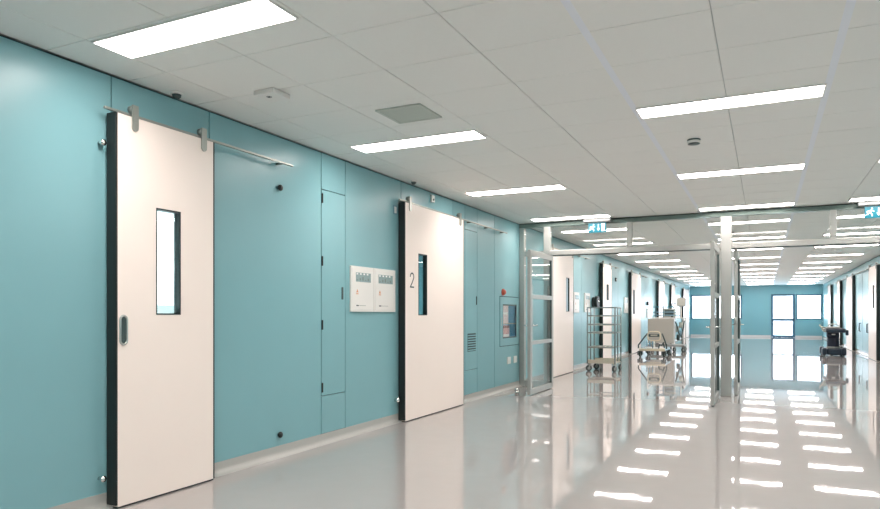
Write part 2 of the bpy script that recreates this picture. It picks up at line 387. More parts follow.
# ------------------------------------------------------------------ sliding doors
def sliding_door(n, side, y0, y1, label, win=None, handle=None, number=False, hang=(0.1, 0.1), ztop=2.44, pane='frostgrey'):
    X = XL if side < 0 else XR
    s = 1 if side < 0 else -1                           # towards the corridor
    def bx(mb, a0, a1, u0, u1, v0, v1, m, bev=0.0):     # a = distance from the wall
        xs = sorted((X+s*a0, X+s*a1)); return mb.box(xs[0], xs[1], u0, u1, v0, v1, m, bev)
    r = thing(n, (X+s*0.07, (y0+y1)/2, 0), label, 'door', kind='structure')
    zb = 0.012
    b = MB(); ya, yb = y0+0.012, y1-0.012
    if win:
        wa, wb, za, zc = win
        bx(b, 0.05, 0.10, ya, wa, zb, ztop, 'door'); bx(b, 0.05, 0.10, wb, yb, zb, ztop, 'door')
        bx(b, 0.05, 0.10, wa, wb, zb, za, 'door'); bx(b, 0.05, 0.10, wa, wb, zc, ztop, 'door')
    else:
        bx(b, 0.05, 0.10, ya, yb, zb, ztop, 'door', 0.002)
    b.build('door_leaf', r)
    b = MB(); bx(b, 0.02, 0.102, y0-0.004, ya, 0.022, ztop+0.002, 'black', 0.003); b.build('edge_seal', r)
    b = MB(); bx(b, 0.045, 0.102, yb, y1, 0.014, ztop, 'black', 0.002); b.build('edge_seal', r)
    b = MB(); bx(b, 0.055, 0.0995, ya, yb, 0.004, zb-0.0005, 'black'); b.build('bottom_seal', r)
    if win:
        b = MB(); f = 0.009
        bx(b, 0.048, 0.1015, wa, wa+f, za, zc, 'black'); bx(b, 0.048, 0.1015, wb-f, wb, za, zc, 'black')
        bx(b, 0.048, 0.1015, wa+f, wb-f, za, za+f, 'black'); bx(b, 0.048, 0.1015, wa+f, wb-f, zc-f, zc, 'black')
        b.build('window_frame', r)
        b = MB(); bx(b, 0.072, 0.078, wa+f, wb-f, za+f, zc-f, pane); b.build('window_pane', r)
    for yh in (y0+hang[0], y1-hang[1]):
        b = MB(); w = 0.023
        out = [(X+s*0.1005, yh-w, 2.515), (X+s*0.1005, yh+w, 2.515)]
        for k in range(9):
            a = math.pi*k/8; out.append((X+s*0.1005, yh+w*math.cos(a), 2.375-w*math.sin(a)))
        b.prism(out, (s*0.010, 0, 0), 'steelmatt')
        h = b.build('hanger_strap', r)
        b = MB(); b.cyl((X+s*0.065, yh, 2.492), (X+s*0.099, yh, 2.492), 0.026, 'steelmatt', 18); b.cyl((X+s*0.05, yh, 2.492), (X+s*0.1005, yh, 2.492), 0.010, 'chrome', 12)
        b.build('roller_wheel', h)
    if handle:
        yh, z0, z1 = handle; w = 0.030
        def stad(w, z0, z1, xx):
            p = []
            for k in range(11): a = math.pi*k/10; p.append((xx, yh+w*math.cos(a), z1-w+w*math.sin(a)))
            for k in range(11): a = math.pi+math.pi*k/10; p.append((xx, yh+w*math.cos(a), z0+w+w*math.sin(a)))
            return p
        b = MB(); path = stad(w-0.006, z0+0.006, z1-0.006, X+s*0.102); b.tube(path, 0.007, 'steel', closed=True)
        h = b.build('pull_handle', r)
        b = MB(); b.prism(stad(w-0.008, z0+0.008, z1-0.008, X+s*0.1002), (s*0.0012, 0, 0), 'aludark'); b.build('recess_cup', h)
    if number:
        yn, z0, z1, w = 6.637, 1.50, 1.66, 0.042
        xx = X+s*0.101
        pts = [(-1, 0.74)]
        for k in range(9): a = math.pi - math.pi*k/8*1.12; pts.append((math.cos(a)*1.0, 0.76+0.24*math.sin(a)))
        pts += [(0.55, 0.52), (0.05, 0.33), (-0.6, 0.14), (-1, 0.02), (1.0, 0.02)]
        P2 = [(yn+u*w, z0+v*(z1-z0)) for u, v in pts[1:]]
        b = MB()
        for (ua, va), (ub, vb) in zip(P2, P2[1:]):
            d = Vector((ub-ua, vb-va)); d.normalize(); nx = Vector((-d.y, d.x))*0.0075
            ua_, va_ = ua-d.x*0.004, va-d.y*0.004; ub_, vb_ = ub+d.x*0.004, vb+d.y*0.004
            b.prism([(xx-s*0.0008, ua_+nx.x, va_+nx.y), (xx-s*0.0008, ub_+nx.x, vb_+nx.y), (xx-s*0.0008, ub_-nx.x, vb_-nx.y), (xx-s*0.0008, ua_-nx.x, va_-nx.y)], (s*0.0012, 0, 0), 'ink')
        b.build('number', r)['label'] = 'dark numeral 2'
    return r

def rail(side, y0, y1, label):
    X = XL if side < 0 else XR; s = 1 if side < 0 else -1
    r = thing('sliding_rail', (X, (y0+y1)/2, 2.465), label, 'rail', 'door rails along the corridor')
    xs = sorted((X+s*0.068, X+s*0.086))
    MB().box(xs[0], xs[1], y0, y1, 2.447, 2.464, 'steelmatt', bev=0.004).build('track', r)
    n = max(2, round((y1-y0)/0.55)); b = MB()
    for k in range(n):
        y = y0+0.12 + (y1-y0-0.24)*k/(n-1)
        b = MB(); b.cyl((X+s*0.003, y, 2.455), (X+s*0.066, y, 2.455), 0.011, 'steelmatt', 10); b.build('standoff', r)
    return r

sliding_door('door_2', -1, 2.815, 3.63, 'cream sliding door nearest on the left with slim window and oval pull', (3.115, 3.32, 1.195, 1.895), (2.868, 1.005, 1.195), hang=(0.135, 0.105), pane='glassgrey')
rail(-1, 2.75, 4.55, 'steel rail over the nearest cream sliding door')
sliding_door('door_3', -1, 6.47, 8.08, 'wide cream sliding door marked 2 beside the control panels', (6.79, 7.01, 1.185, 1.895), None, True, hang=(0.12, 0.12), pane='glassgrey')
rail(-1, 6.38, 9.79, 'steel rail over the cream door marked 2')
far_left = [('door_4', 12.09, 13.70, 'wide cream sliding door seen just past the glass partition', (13.13, 13.37, 1.25, 1.93), 15.2, 'steel rail over the first cream door past the partition'),
            ('door_5', 16.50, 17.56, 'narrow cream sliding door behind the wire rack trolley', (16.93, 17.17, 1.55, 1.95), 18.6, 'steel rail over the cream door behind the rack trolley'),
            ('door_6', 20.42, 22.10, 'wide cream sliding door between rack trolley and table transporter', (20.68, 20.95, 1.2, 1.93), 23.7, 'steel rail over the cream door behind the table transporter'),
            ('door_7', 26.10, 27.75, 'cream sliding door behind the table transporter, fourth past the partition', None, 29.3, 'steel rail over the fourth cream door past the partition'),
            ('door_8', 29.95, 31.20, 'cream sliding door behind the grey equipment tower, fifth past the partition', None, 32.3, 'steel rail over the fifth cream door past the partition'),
            ('door_9', 34.60, 37.10, 'last cream sliding door on the left, nearest the far windows', None, 37.9, 'steel rail over the last cream door on the left')]
for n, y0, y1, lab, win, ye, rlab in far_left:
    sliding_door(n, -1, y0, y1, lab, win, pane='frost' if n == 'door_4' else 'frostgrey')
    rail(-1, y0-0.1, ye, rlab)
far_right = [('door_10', 20.0, 21.45, 'nearest cream sliding door on the right hand wall with dark edge', (20.38, 20.60, 1.35, 1.95), 24.6, 'steel rail over the nearest right hand cream door'),
             ('door_11', 25.2, 26.95, 'second cream sliding door on the right wall, past the blue cupboard', None, 28.6, 'steel rail over the second right hand cream door'),
             ('door_12', 29.2, 30.1, 'third cream sliding door on the right, behind the dark operating table', None, 31.6, 'steel rail over the third right hand cream door'),
             ('door_13', 33.2, 34.5, 'last cream sliding door on the right before the far wall', None, 36.2, 'steel rail over the last right hand cream door')]
for n, y0, y1, lab, win, ye, rlab in far_right:
    sliding_door(n, 1, y0, y1, lab, win)
    rail(1, y0-0.1, ye, rlab)

# chrome stops and black buffers on the left wall
def stop(name, y, z, m, r_, lab, grp, ln=0.038):
    t = thing(name, (XL, y, z), lab, 'door stop', grp)
    MB().cyl((XL+0.0005, y, z), (XL+ln, y, z), r_*0.55, m, 12).build('stem', t)
    MB().sph((XL+ln, y, z), r_, m, (0.7, 1, 1)).build('knob', t)
stop('wall_mounted_stop', 2.775, 2.25, 'chrome', 0.021, 'round chrome stop high beside the dark edge of the nearest door', 'chrome door stops')
stop('wall_mounted_stop', 2.775, 0.19, 'chrome', 0.021, 'round chrome stop low beside the dark edge of the nearest door', 'chrome door stops')
stop('wall_mounted_stop', 6.425, 0.25, 'chrome', 0.032, 'round chrome stop low beside the dark edge of door two', 'chrome door stops')
stop('wall_mounted_buffer', 4.46, 2.26, 'black', 0.026, 'black rubber buffer high on teal panel below the rail end', 'black buffers', 0.02)
stop('wall_mounted_buffer', 4.46, 0.185, 'black', 0.026, 'black rubber buffer low on teal panel near the floor', 'black buffers', 0.02)

# ------------------------------------------------------------------ flush wall cupboards
t = thing('wall_cupboard', (XL, 5.255, 0.09), 'tall narrow flush teal cupboard with black hinges left of the control panels', 'cupboard')
ya, yb = 5.06+0.004, 5.45-0.004
MB().box(-3.699, XL+0.001, ya, yb, 2.357, 2.688, 'teal').build('upper_panel', t)
d = MB().box(-3.699, XL+0.001, ya, yb, 0.446, 2.35, 'teal').build('cupboard_door', t)
MB().box(-3.699, XL+0.001, ya, yb, 0.094, 0.438, 'teal').build('lower_panel', t)
for z in (2.27, 1.69, 1.10, 0.52):
    MB().box(XL+0.0012, XL+0.012, ya-0.002, ya+0.014, z-0.045, z+0.045, 'black', bev=0.003).build('hinge', d)
MB().box(XL+0.0012, XL+0.010, 5.385, 5.410, 1.34, 1.46, 'aludark', bev=0.004).build('latch', d)

t = thing('wall_cupboard', (XL, 8.555, 0.09), 'narrow flush teal cupboard with low vent grille right of door two', 'cupboard')
ya, yb = 8.34+0.004, 8.77-0.004
MB().box(-3.699, XL+0.001, ya, yb, 2.363, 2.688, 'teal').build('upper_panel', t)
d = MB().box(-3.699, XL+0.001, ya, yb, 0.428, 2.355, 'teal').build('cupboard_door', t)
MB().box(-3.699, XL+0.001, ya, yb, 0.094, 0.42, 'teal').build('lower_panel', t)
b = MB(); b.box(XL+0.0012, XL+0.004, 8.43, 8.71, 0.68, 0.93, 'grilledark')
for k in range(7): b.box(XL+0.004, XL+0.009, 8.43, 8.71, 0.69+k*0.034, 0.705+k*0.034, 'teal')
b.build('vent_grille', d)
MB().box(XL+0.0012, XL+0.012, 8.725, 8.745, 1.33, 1.45, 'aludark', bev=0.004).build('latch', d)

t = thing('wall_cupboard', (XR, 23.35, 0.09), 'pale blue two door cupboard with black pulls on right hand wall', 'cupboard')
for ya, yb in ((21.62, 23.33), (23.37, 25.05)):
    MB().box(XR-0.02, XR-0.001, ya, yb, 0.1, 2.40, 'teal', bev=0.002).build('cupboard_door', t)
for y in (22.13, 23.83):
    MB().tube([(XR-0.02, y, 0.92), (XR-0.055, y, 0.92), (XR-0.055, y, 0.68), (XR-0.02, y, 0.68)], 0.016, 'black').build('pull_handle', t)

# ------------------------------------------------------------------ control panels
def control_panel(y0, y1, z0, z1, lab, full=True):
    t = thing('wall_mounted_controller', (XL, (y0+y1)/2, z0), lab, 'control panel', 'white control panels on the left wall')
    MB().box(XL+0.0005, XL+0.022, y0, y1, z0, z1, 'white', bev=0.004).build('housing', t)
    MB().box(XL+0.0222, XL+0.026, y0+0.02, y1-0.02, z0+0.02, z1-0.02, 'white', bev=0.002).build('front_plate', t)
    w, h = y1-y0, z1-z0; fx = XL+0.0262
    d = MB().box(fx, fx+0.002, y0+0.18*w, y0+0.84*w, z0+0.66*h, z0+0.86*h, 'display').build('display', t)
    if y0 < 8:
        for k in range(4): MB().box(fx+0.0021, fx+0.003, y0+(0.2+0.15*k)*w, y0+(0.27+0.15*k)*w, z0+0.815*h, z0+0.85*h, 'whitebright').build('readout_mark', d)
        for k in range(5): MB().box(fx+0.0021, fx+0.003, y0+(0.22+0.12*k)*w, y0+(0.27+0.12*k)*w, z0+0.69*h, z0+(0.71+0.03*(k % 3))*h, 'inkgrey').build('readout_bar', d)
    b = MB(); c = (y0+0.24*w, z0+0.45*h)
    b.prism([(fx, c[0]+0.022*math.cos(a), c[1]+0.022*math.sin(a)) for a in [math.pi/2+2*math.pi*k/3 for k in range(3)]], (0.0015, 0, 0), 'orange')
    b.box(fx, fx+0.0015, c[0]-0.02, c[0]+0.02, c[1]-0.03, c[1]-0.02, 'orange'); b.build('orange_mark', t)
    b = MB(); b.box(fx, fx+0.0015, y0+0.2*w, y0+0.3*w, z0+0.125*h, z0+0.15*h, 'ink'); b.box(fx, fx+0.0015, y0+0.32*w, y0+0.62*w, z0+0.132*h, z0+0.142*h, 'grey'); b.build('maker_mark', t)
    return t
control_panel(5.525, 5.945, 1.222, 1.678, 'white control panel with grey display, nearer the hinged teal cupboard')
control_panel(5.953, 6.40, 1.222, 1.678, 'white control panel with grey display, nearer the door marked 2')
control_panel(14.05, 14.50, 1.23, 1.67, 'pale control panel beside first cream door past the glass partition')
control_panel(15.0, 15.50, 1.24, 1.68, 'pale control panel beside the round black dispenser')
control_panel(19.72, 20.32, 1.23, 1.69, 'pale control panel above and right of the wire rack trolley')
control_panel(23.9, 24.85, 1.06, 1.40, 'pale control panel on wall behind the table transporter')

# small wall plates
t = thing('wall_mounted_plate', (XL, 6.43, 2.35), 'small clear plate on teal wall at top left of door two', 'plate')
MB().box(XL+0.0005, XL+0.006, 6.385, 6.462, 2.30, 2.40, 'bluegrey', bev=0.002).build('plate', t)
MB().box(XL+0.0062, XL+0.008, 6.40, 6.447, 2.315, 2.385, 'white').build('insert', t)
t = thing('wall_mounted_sensor', (XL, 7.32, 2.61), 'small white sensor box on teal wall above the door marked 2', 'sensor')
MB().box(XL+0.0005, XL+0.03, 7.28, 7.36, 2.57, 2.655, 'white', bev=0.005).build('housing', t)
MB().sph((XL+0.03, 7.32, 2.60), 0.014, 'grey').build('lens', t)
for y, lab in ((10.06, 'white double socket left of its pair under the wall cabinet'), (10.36, 'white double socket right of its pair under the wall cabinet')):
    t = thing('wall_socket', (XL, y, 0.46), lab, 'socket', 'white sockets under the wall cabinet')
    MB().box(XL+0.0005, XL+0.014, y-0.075, y+0.075, 0.405, 0.515, 'white', bev=0.004).build('cover_plate', t)
    for q in (-0.035, 0.035): MB().cyl((XL+0.0142, y+q, 0.46), (XL+0.0165, y+q, 0.46), 0.02, 'lampframe', 14).build('outlet', t)
t = thing('alarm_beacon', (XL, 9.80, 1.54), 'round orange red alarm beacon above the glazed wall cabinet', 'beacon')
MB().cyl((XL+0.0005, 9.80, 1.54), (XL+0.015, 9.80, 1.54), 0.055, 'red', 20).build('base', t)
MB().sph((XL+0.015, 9.80, 1.54), 0.046, 'red', (0.9, 1, 1)).build('lens', t)
t = thing('wall_mounted_dispenser', (XL, 15.88, 1.38), 'round black dispenser on pale wall above the wire rack trolley', 'dispenser')
MB().box(XL+0.0005, XL+0.06, 15.74, 16.02, 1.36, 1.60, 'black', bev=0.03).build('bracket', t)
MB().cyl((XL+0.0602, 15.88, 1.48), (XL+0.13, 15.88, 1.48), 0.145, 'black', 22).build('drum', t)
MB().sph((XL+0.131, 15.92, 1.49), 0.03, 'chrome', (0.4, 1, 1)).build('knob', t)  # chrome piece stands in for a white glint on the black drum
t = thing('call_switch', (XL, 24.0, 1.53), 'small black call button box on pale wall above table transporter', 'button')
MB().box(XL+0.0005, XL+0.05, 23.9, 24.1, 1.50, 1.63, 'black', bev=0.01).build('housing', t)
MB().cyl((XL+0.0502, 24.0, 1.565), (XL+0.06, 24.0, 1.565), 0.03, 'red', 12).build('push_button', t)
t = thing('wall_vent_plate', (XL, 18.55, 2.13), 'small dark vent plate on pale wall right of the narrow cream door', 'plate')
MB().box(XL+0.0005, XL+0.02, 18.47, 18.63, 2.09, 2.19, 'black', bev=0.006).build('plate', t)
MB().box(XL+0.0202, XL+0.023, 18.5, 18.6, 2.12, 2.16, 'grey').build('slot', t)

# ------------------------------------------------------------------ glazed wall cabinet by the partition
y0, y1, z0, z1 = cabH
y0 += 0.013; y1 -= 0.013; z0 += 0.012; z1 -= 0.012
t = thing('wall_cabinet', (XL, (y0+y1)/2, z0), 'recessed teal wall cabinet with glass front beside the glass partition', 'cabinet')
b = MB(); w = 0.03
b.box(-3.86, -3.69, y0+w, y0+w+0.01, z0+w, z1-w, 'tealdark'); b.box(-3.86, -3.69, y1-w-0.01, y1-w, z0+w, z1-w, 'blue')
b.box(-3.86, -3.69, y0+w, y1-w, z0+w, z0+w+0.01, 'whitebright'); b.box(-3.86, -3.69, y0+w, y1-w, z1-w-0.01, z1-w, 'whitebright')
b.box(-3.872, -3.86, y0+w, y1-w, z0+w, z1-w, 'blue'); b.build('carcass', t)
d = MB(); f = 0.115
d.box(-3.689, XL+0.006, y0, y0+f, z0, z1, 'teal'); d.box(-3.689, XL+0.006, y1-f, y1, z0, z1, 'teal')
d.box(-3.689, XL+0.006, y0+f, y1-f, z0, z0+f, 'teal'); d.box(-3.689, XL+0.006, y0+f, y1-f, z1-f, z1, 'teal')
dd = d.build('cabinet_door', t)
b = MB(); g = 0.02
for q in ((y0+f, y0+f+g, z0+f, z1-f), (y1-f-g, y1-f, z0+f, z1-f), (y0+f+g, y1-f-g, z0+f, z0+f+g), (y0+f+g, y1-f-g, z1-f-g, z1-f)):
    b.box(-3.691, XL+0.0055, *q, 'aludark')
b.build('glazing_bead', dd)
MB().box(-3.683, -3.679, y0+f+g, y1-f-g, z0+f+g, z1-f-g, 'glass').build('glass_pane', dd)
MB().box(XL+0.0062, XL+0.014, y0+0.03, y0+0.055, 1.02, 1.14, 'steel', bev=0.003).build('latch', dd)
zs = z0+0.04
def pack(name, ya, yb, za, zb, m, lab, cat, xf=-3.72, xb=-3.855):
    t = thing(name, ((xf+xb)/2, (ya+yb)/2, za), lab, cat)
    MB().box(xb, xf, ya, yb, za, zb, m, bev=0.006).build('body', t)
    MB().box(xf+0.0002, xf+0.002, ya+0.04, yb-0.04, (za+zb)/2-0.02, (za+zb)/2+0.02, 'whitebright').build('blank_label', t)
MBs = MB().box(-3.855, -3.71, y0+0.042, y1-0.042, 1.035, 1.05, 'steelmatt'); MBs.build('inner_shelf', t)
pack('pink_box', y0+0.10, y0+0.55, zs+0.002, zs+0.23, 'pink', 'pink box on the floor of the glazed wall cabinet', 'box')
pack('pale_box', y0+0.09, y0+0.50, 1.052, 1.37, 'palepink', 'pale pink box on the shelf of the glazed wall cabinet', 'box')
t = thing('dark_strap', (-3.71, (y0+y1)/2, zs+0.231), 'dark red folded strap on the pink box in the glazed cabinet', 'strap')
MB().box(-3.84, -3.72, y0+0.11, y0+0.56, zs+0.2315, zs+0.275, 'darkred', bev=0.01).build('webbing', t)
MB().box(-3.7195, -3.715, y0+0.16, y0+0.26, zs+0.24, zs+0.268, 'navy').build('buckle', t)

# ------------------------------------------------------------------ ceiling fittings
t = thing('ceiling_vent', (-2.39, 4.385, CH), 'square grey green slatted air vent in the ceiling', 'vent')
b = MB(); x0, x1, ya, yb = -2.575, -2.205, 4.205, 4.565; f = 0.022
for q in ((x0, x1, ya, ya+f), (x0, x1, yb-f, yb), (x0, x0+f, ya+f, yb-f), (x1-f, x1, ya+f, yb-f)): b.box(*q, 2.688, 2.6995, 'grille')
b.build('vent_frame', t)
b = MB(); b.box(x0+f, x1-f, ya+f, yb-f, 2.697, 2.6995, 'grille')
for k in range(13):
    yy = ya+f+0.012+k*0.0235
    b.prism([(x0+f, yy, 2.697), (x0+f, yy+0.017, 2.690), (x0+f, yy+0.019, 2.692), (x0+f, yy+0.003, 2.6985)], (x1-x0-2*f, 0, 0), 'grille')
b.build('slats', t)
t = thing('ceiling_box', (-3.01, 3.57, CH), 'flat white square box with small emblem on the ceiling', 'ceiling box')
MB().box(-3.09, -2.92, 3.485, 3.66, 2.666, 2.6995, 'white', bev=0.006).build('housing', t)
MB().box(-3.088, -2.922, 3.64, 3.659, 2.69, 2.699, 'aludark').build('shadow_gap', t)  # dark strip painting the shade along the edge of the box
ring = MB().tube([(-3.01+0.016*math.cos(a), 3.55+0.016*math.sin(a), 2.6655) for a in [2*math.pi*k/14 for k in range(14)]], 0.002, 'ink', 6, True)
ring.cyl((-3.01, 3.55, 2.6635), (-3.01, 3.55, 2.6659), 0.006, 'ink', 10); ring.build('emblem', t)
def dome(x, y, lab, nm='ceiling_sensor', r_=0.05, grp=None):
    t = thing(nm, (x, y, CH), lab, 'sensor', grp)
    MB().lathe([(r_*1.25, -0.0005), (r_*1.25, -0.008), (r_*1.1, -0.014), (r_*0.9, -0.014)], (x, y, CH), 'white').build('base_ring', t)
    MB().lathe([(r_*0.85, -0.0142), (r_*0.75, -0.03), (r_*0.4, -0.042), (0.004, -0.044)], (x, y, CH), 'aludark').build('dome', t)
dome(-3.585, 3.29, 'small dark domed sensor on ceiling above the nearest cream door', r_=0.036)
dome(-3.555, 6.63, 'small dark domed sensor on ceiling above the door marked 2', r_=0.035)
def detector(x, y, lab):
    t = thing('smoke_detector', (x, y, CH), lab, 'smoke detector', 'smoke detectors in the middle of the ceiling')
    MB().lathe([(0.055, -0.0005), (0.055, -0.010), (0.048, -0.011)], (x, y, CH), 'aludark').build('base', t)
    MB().lathe([(0.05, -0.0112), (0.058, -0.016), (0.058, -0.030), (0.045, -0.033)], (x, y, CH), 'white').build('chamber', t)
    MB().lathe([(0.045, -0.0332), (0.05, -0.036), (0.05, -0.040), (0.03, -0.044)], (x, y, CH), 'aludark').build('cap', t)
detector(-0.55, 6.12, 'round smoke detector on ceiling between two middle lights before the partition')
detector(-0.55, 13.4, 'round smoke detector on ceiling just past the glass partition')
for x, y, lab in ((-2.56, 18.0, 'white ceiling spot past the partition over left corridor side, outer of two'), (-2.12, 18.15, 'white ceiling spot past the partition over left corridor side, inner of two'),
                  (1.07, 18.2, 'white ceiling spot past the partition over right corridor side, inner of two'), (1.54, 18.15, 'white ceiling spot past the partition over right corridor side, outer of two')):
    t = thing('ceiling_spot', (x, y, CH), lab, 'ceiling spot', 'small white ceiling spots')
    MB().lathe([(0.09, -0.0005), (0.09, -0.02), (0.075, -0.03)], (x, y, CH), 'whitebright').build('rim', t)
    MB().lathe([(0.07, -0.0302), (0.05, -0.042), (0.01, -0.045)], (x, y, CH), 'whitebright').build('lens', t)

# ------------------------------------------------------------------ exit signs
def exit_sign(cx, y, lab):
    t = thing('exit_sign', (cx, y, CH), lab, 'exit sign', 'green exit signs hung before the partition')
    MB().box(cx-0.215, cx+0.215, y-0.05, y+0.05, 2.632, 2.6995, 'signbox', bev=0.012).build('housing', t)
    w, z0, z1 = 0.138, 2.468, 2.625
    p = MB().box(cx-w, cx+w, y-0.008, y+0.008, z0, z1, 'signgreen', bev=0.002).build('sign_panel', t)
    MB().box(cx-w-0.004, cx+w+0.004, y-0.012, y+0.012, 2.6255, 2.6318, 'alu').build('hanger', t)
    h = z1-z0; yy = y-0.0095; m = 'signwhite'
    def pt(u, v): return (cx-w+u*2*w, yy, z0+v*h)
    b = MB()
    b.cyl((cx-w+0.30*2*w, yy, z0+0.80*h), (cx-w+0.30*2*w, yy+0.001, z0+0.80*h), 0.011, m, 12)
    for quad in ([(0.20, 0.66), (0.30, 0.70), (0.27, 0.40), (0.17, 0.40)], [(0.29, 0.68), (0.40, 0.58), (0.39, 0.51), (0.28, 0.60)], [(0.20, 0.66), (0.10, 0.60), (0.07, 0.48), (0.10, 0.47), (0.13, 0.55), (0.21, 0.58)],
                 [(0.26, 0.43), (0.34, 0.32), (0.33, 0.14), (0.28, 0.14), (0.29, 0.28), (0.19, 0.41)], [(0.17, 0.43), (0.15, 0.28), (0.03, 0.22), (0.03, 0.29), (0.10, 0.33), (0.12, 0.44)]):
        b.prism([pt(*q) for q in quad], (0, 0.001, 0), m)
    b.build('running_figure', p)
    b = MB(); b.prism([pt(*q) for q in [(0.545, 0.85), (0.595, 0.85), (0.595, 0.42), (0.66, 0.42), (0.57, 0.15), (0.48, 0.42), (0.545, 0.42)]], (0, 0.001, 0), m); b.build('arrow', p)
    b = MB(); b.prism([pt(*q) for q in [(0.74, 0.12), (0.93, 0.12), (0.93, 0.88), (0.74, 0.88)]], (0, 0.001, 0), m); b.build('doorway_symbol', p)
exit_sign(-2.35, 10.43, 'green exit sign with running figure above left opening of glass partition')
exit_sign(1.325, 10.43, 'green exit sign with running figure above right opening of glass partition')

# ------------------------------------------------------------------ glass partition
t = thing('glass_partition', (0, YP, 0), 'aluminium framed glass partition with two wide openings across the corridor', 'partition')
ya, yb = YP-0.03, YP+0.06
MB().box(XL+0.002, XR-0.002, ya, yb, 2.625, 2.685, 'headgreen').box(XL+0.002, XR-0.002, ya+0.01, yb-0.01, 2.685, 2.698, 'black').build('head_beam', t)
posts = [(-3.676, -3.59, 0, 2.625), (-3.26, -3.15, 0, 2.625), (-1.93, -1.85, 2.235, 2.625), (0.80, 0.88, 2.235, 2.625), (2.06, 2.16, 0, 2.625), (2.545, 2.626, 0, 2.625)]
for x0, x1, z0, z1 in posts:
    MB().box(x0, x1, ya, yb, max(z0, 0.001), z1-0.0005, 'alu', bev=0.006).build('mullion' if z0 else 'side_post', t)
MB().box(-0.585, -0.435, ya-0.02, yb+0.02, 0.001, 2.6245, 'alu', bev=0.01).build('centre_post', t)
for x0, x1 in ((-3.148, -0.587), (-0.433, 2.058)):
    MB().box(x0, x1, ya, yb, 2.155, 2.235, 'alu', bev=0.005).build('transom', t)
    MB().box(x0, x1, ya+0.01, yb-0.01, 2.142, 2.1545, 'aludark').build('transom_seal', t)
for x0, x1 in ((-3.588, -3.262), (2.162, 2.543)):
    MB().box(x0, x1, ya, yb, 2.155, 2.235, 'alu', bev=0.005).build('side_transom', t)
    MB().box(x0, x1, ya, yb, 0.001, 0.10, 'alu', bev=0.005).build('bottom_rail', t)
for x0, x1, z0, z1 in ((-3.588, -3.262, 0.10, 2.155), (-3.588, -3.262, 2.235, 2.624), (-3.148, -1.932, 2.235, 2.624), (-1.848, -0.587, 2.235, 2.624), (-0.433, 0.798, 2.235, 2.624), (0.882, 2.058, 2.235, 2.624), (2.162, 2.543, 0.10, 2.155), (2.162, 2.543, 2.235, 2.624)):
    MB().box(x0+0.001, x1-0.001, YP+0.01, YP+0.02, z0+0.001, z1-0.001, 'glass').build('glass_pane', t)

def glass_leaf(n, x, y0, y1, hinge_near, lab):
    """a leaf standing open, lying along the corridor from y0 to y1"""
    r = thing(n, (x, (y0+y1)/2, 0), lab, 'door', kind='structure')
    xa, xb = x-0.025, x+0.025; zt, zb = 2.145, 0.012; w = 0.075
    near = MB().box(xa, xb, y0, y0+w, zb, zt, 'alu', bev=0.006).build('stile', r)
    far = MB().box(xa, xb, y1-w, y1, zb, zt, 'alu', bev=0.006).build('stile', r)
    for z0, z1 in ((zb, 0.095), (0.745, 0.80), (1.425, 1.49), (2.06, zt)):
        MB().box(xa+0.004, xb-0.004, y0+w, y1-w, z0, z1, 'alu', bev=0.003).build('cross_rail', r)
    for z0, z1 in ((0.095, 0.745), (0.80, 1.425), (1.49, 2.06)):
        MB().box(x-0.005, x+0.005, y0+w, y1-w, z0, z1, 'glass').build('glass_pane', r)
        b = MB()
        for yy in (y0+w, y1-w-0.012): b.box(xa+0.006, xb-0.006, yy, yy+0.012, z0, z1, 'aludark')
        b.build('gasket', r)
    yf = y1-0.035 if hinge_near else y0+0.035
    yi = yf-0.12 if hinge_near else yf+0.12
    for s in (-1, 1):
        xo = x+s*0.025
        MB().tube([(xo, yf, 1.03), (xo+s*0.05, yf, 1.03), (xo+s*0.055, yi, 1.03)], 0.010, 'chrome').build('lever_handle', r)
        MB().box(min(xo, xo+s*0.004)+s*0.0002, max(xo, xo+s*0.004)+s*0.0002, yf-0.018, yf+0.018, 0.9, 1.1, 'steel').build('handle_plate', r)
    yh = y0-0.012 if hinge_near else y1+0.012
    for z in (0.25, 1.1, 1.95): MB().cyl((x, yh, z-0.05), (x, yh, z+0.05), 0.011, 'steel', 10).build('hinge', r)
    return r
glass_leaf('door_14', -3.11, 9.37, 10.545, False, 'glazed aluminium leaf standing open beside the left teal wall')
glass_leaf('door_15', -0.613, 9.31, 10.52, False, 'glazed leaf standing open towards viewer, left of centre post')
glass_leaf('door_16', -0.385, 10.71, 11.87, True, 'glazed leaf swung away from viewer, right of centre post')
t = thing('floor_stop', (-3.44, 9.42, 0), 'small chrome floor stop beside open glass leaf by left wall', 'door stop')
MB().cyl((-3.30, 9.38, 0.001), (-3.30, 9.38, 0.07), 0.028, 'chrome', 14).build('post', t)
MB().cyl((-3.30, 9.38, 0.0705), (-3.30, 9.38, 0.10), 0.034, 'chrome', 14, 0.026).build('cap', t)
t.location = (-3.30, 9.38, 0)
for ch in t.children: ch.location = (-3.44+3.30, 9.42-9.38, 0)

# ------------------------------------------------------------------ castor helper
def castor(parent, x, y, r_, ztop, m='tyre', ang=0.3):
    c = MB(); d = Vector((math.cos(ang), math.sin(ang), 0)); n = Vector((-d.y, d.x, 0))
    P0 = Vector((x, y, r_+0.001))
    for s in (-1, 1):
        a = P0+n*s*0.022
        c.prism([a+Vector((0, 0, -0.012)), a+d*0.015, a+d*0.04+Vector((0, 0, ztop-r_-0.006)), a-d*0.012+Vector((0, 0, ztop-r_-0.006))], n*s*0.004, 'steelmatt')
    c.cyl(P0+d*0.014+Vector((0, 0, ztop-r_-0.012)), P0+d*0.014+Vector((0, 0, ztop-r_-0.001)), 0.028, 'steelmatt', 12)
    o = c.build('castor', parent)
    w = MB(); w.cyl(P0-n*0.016, P0+n*0.016, r_, m, 18); w.cyl(P0-n*0.0175, P0+n*0.0175, r_*0.55, 'grey', 12)
    w.build('wheel', o)

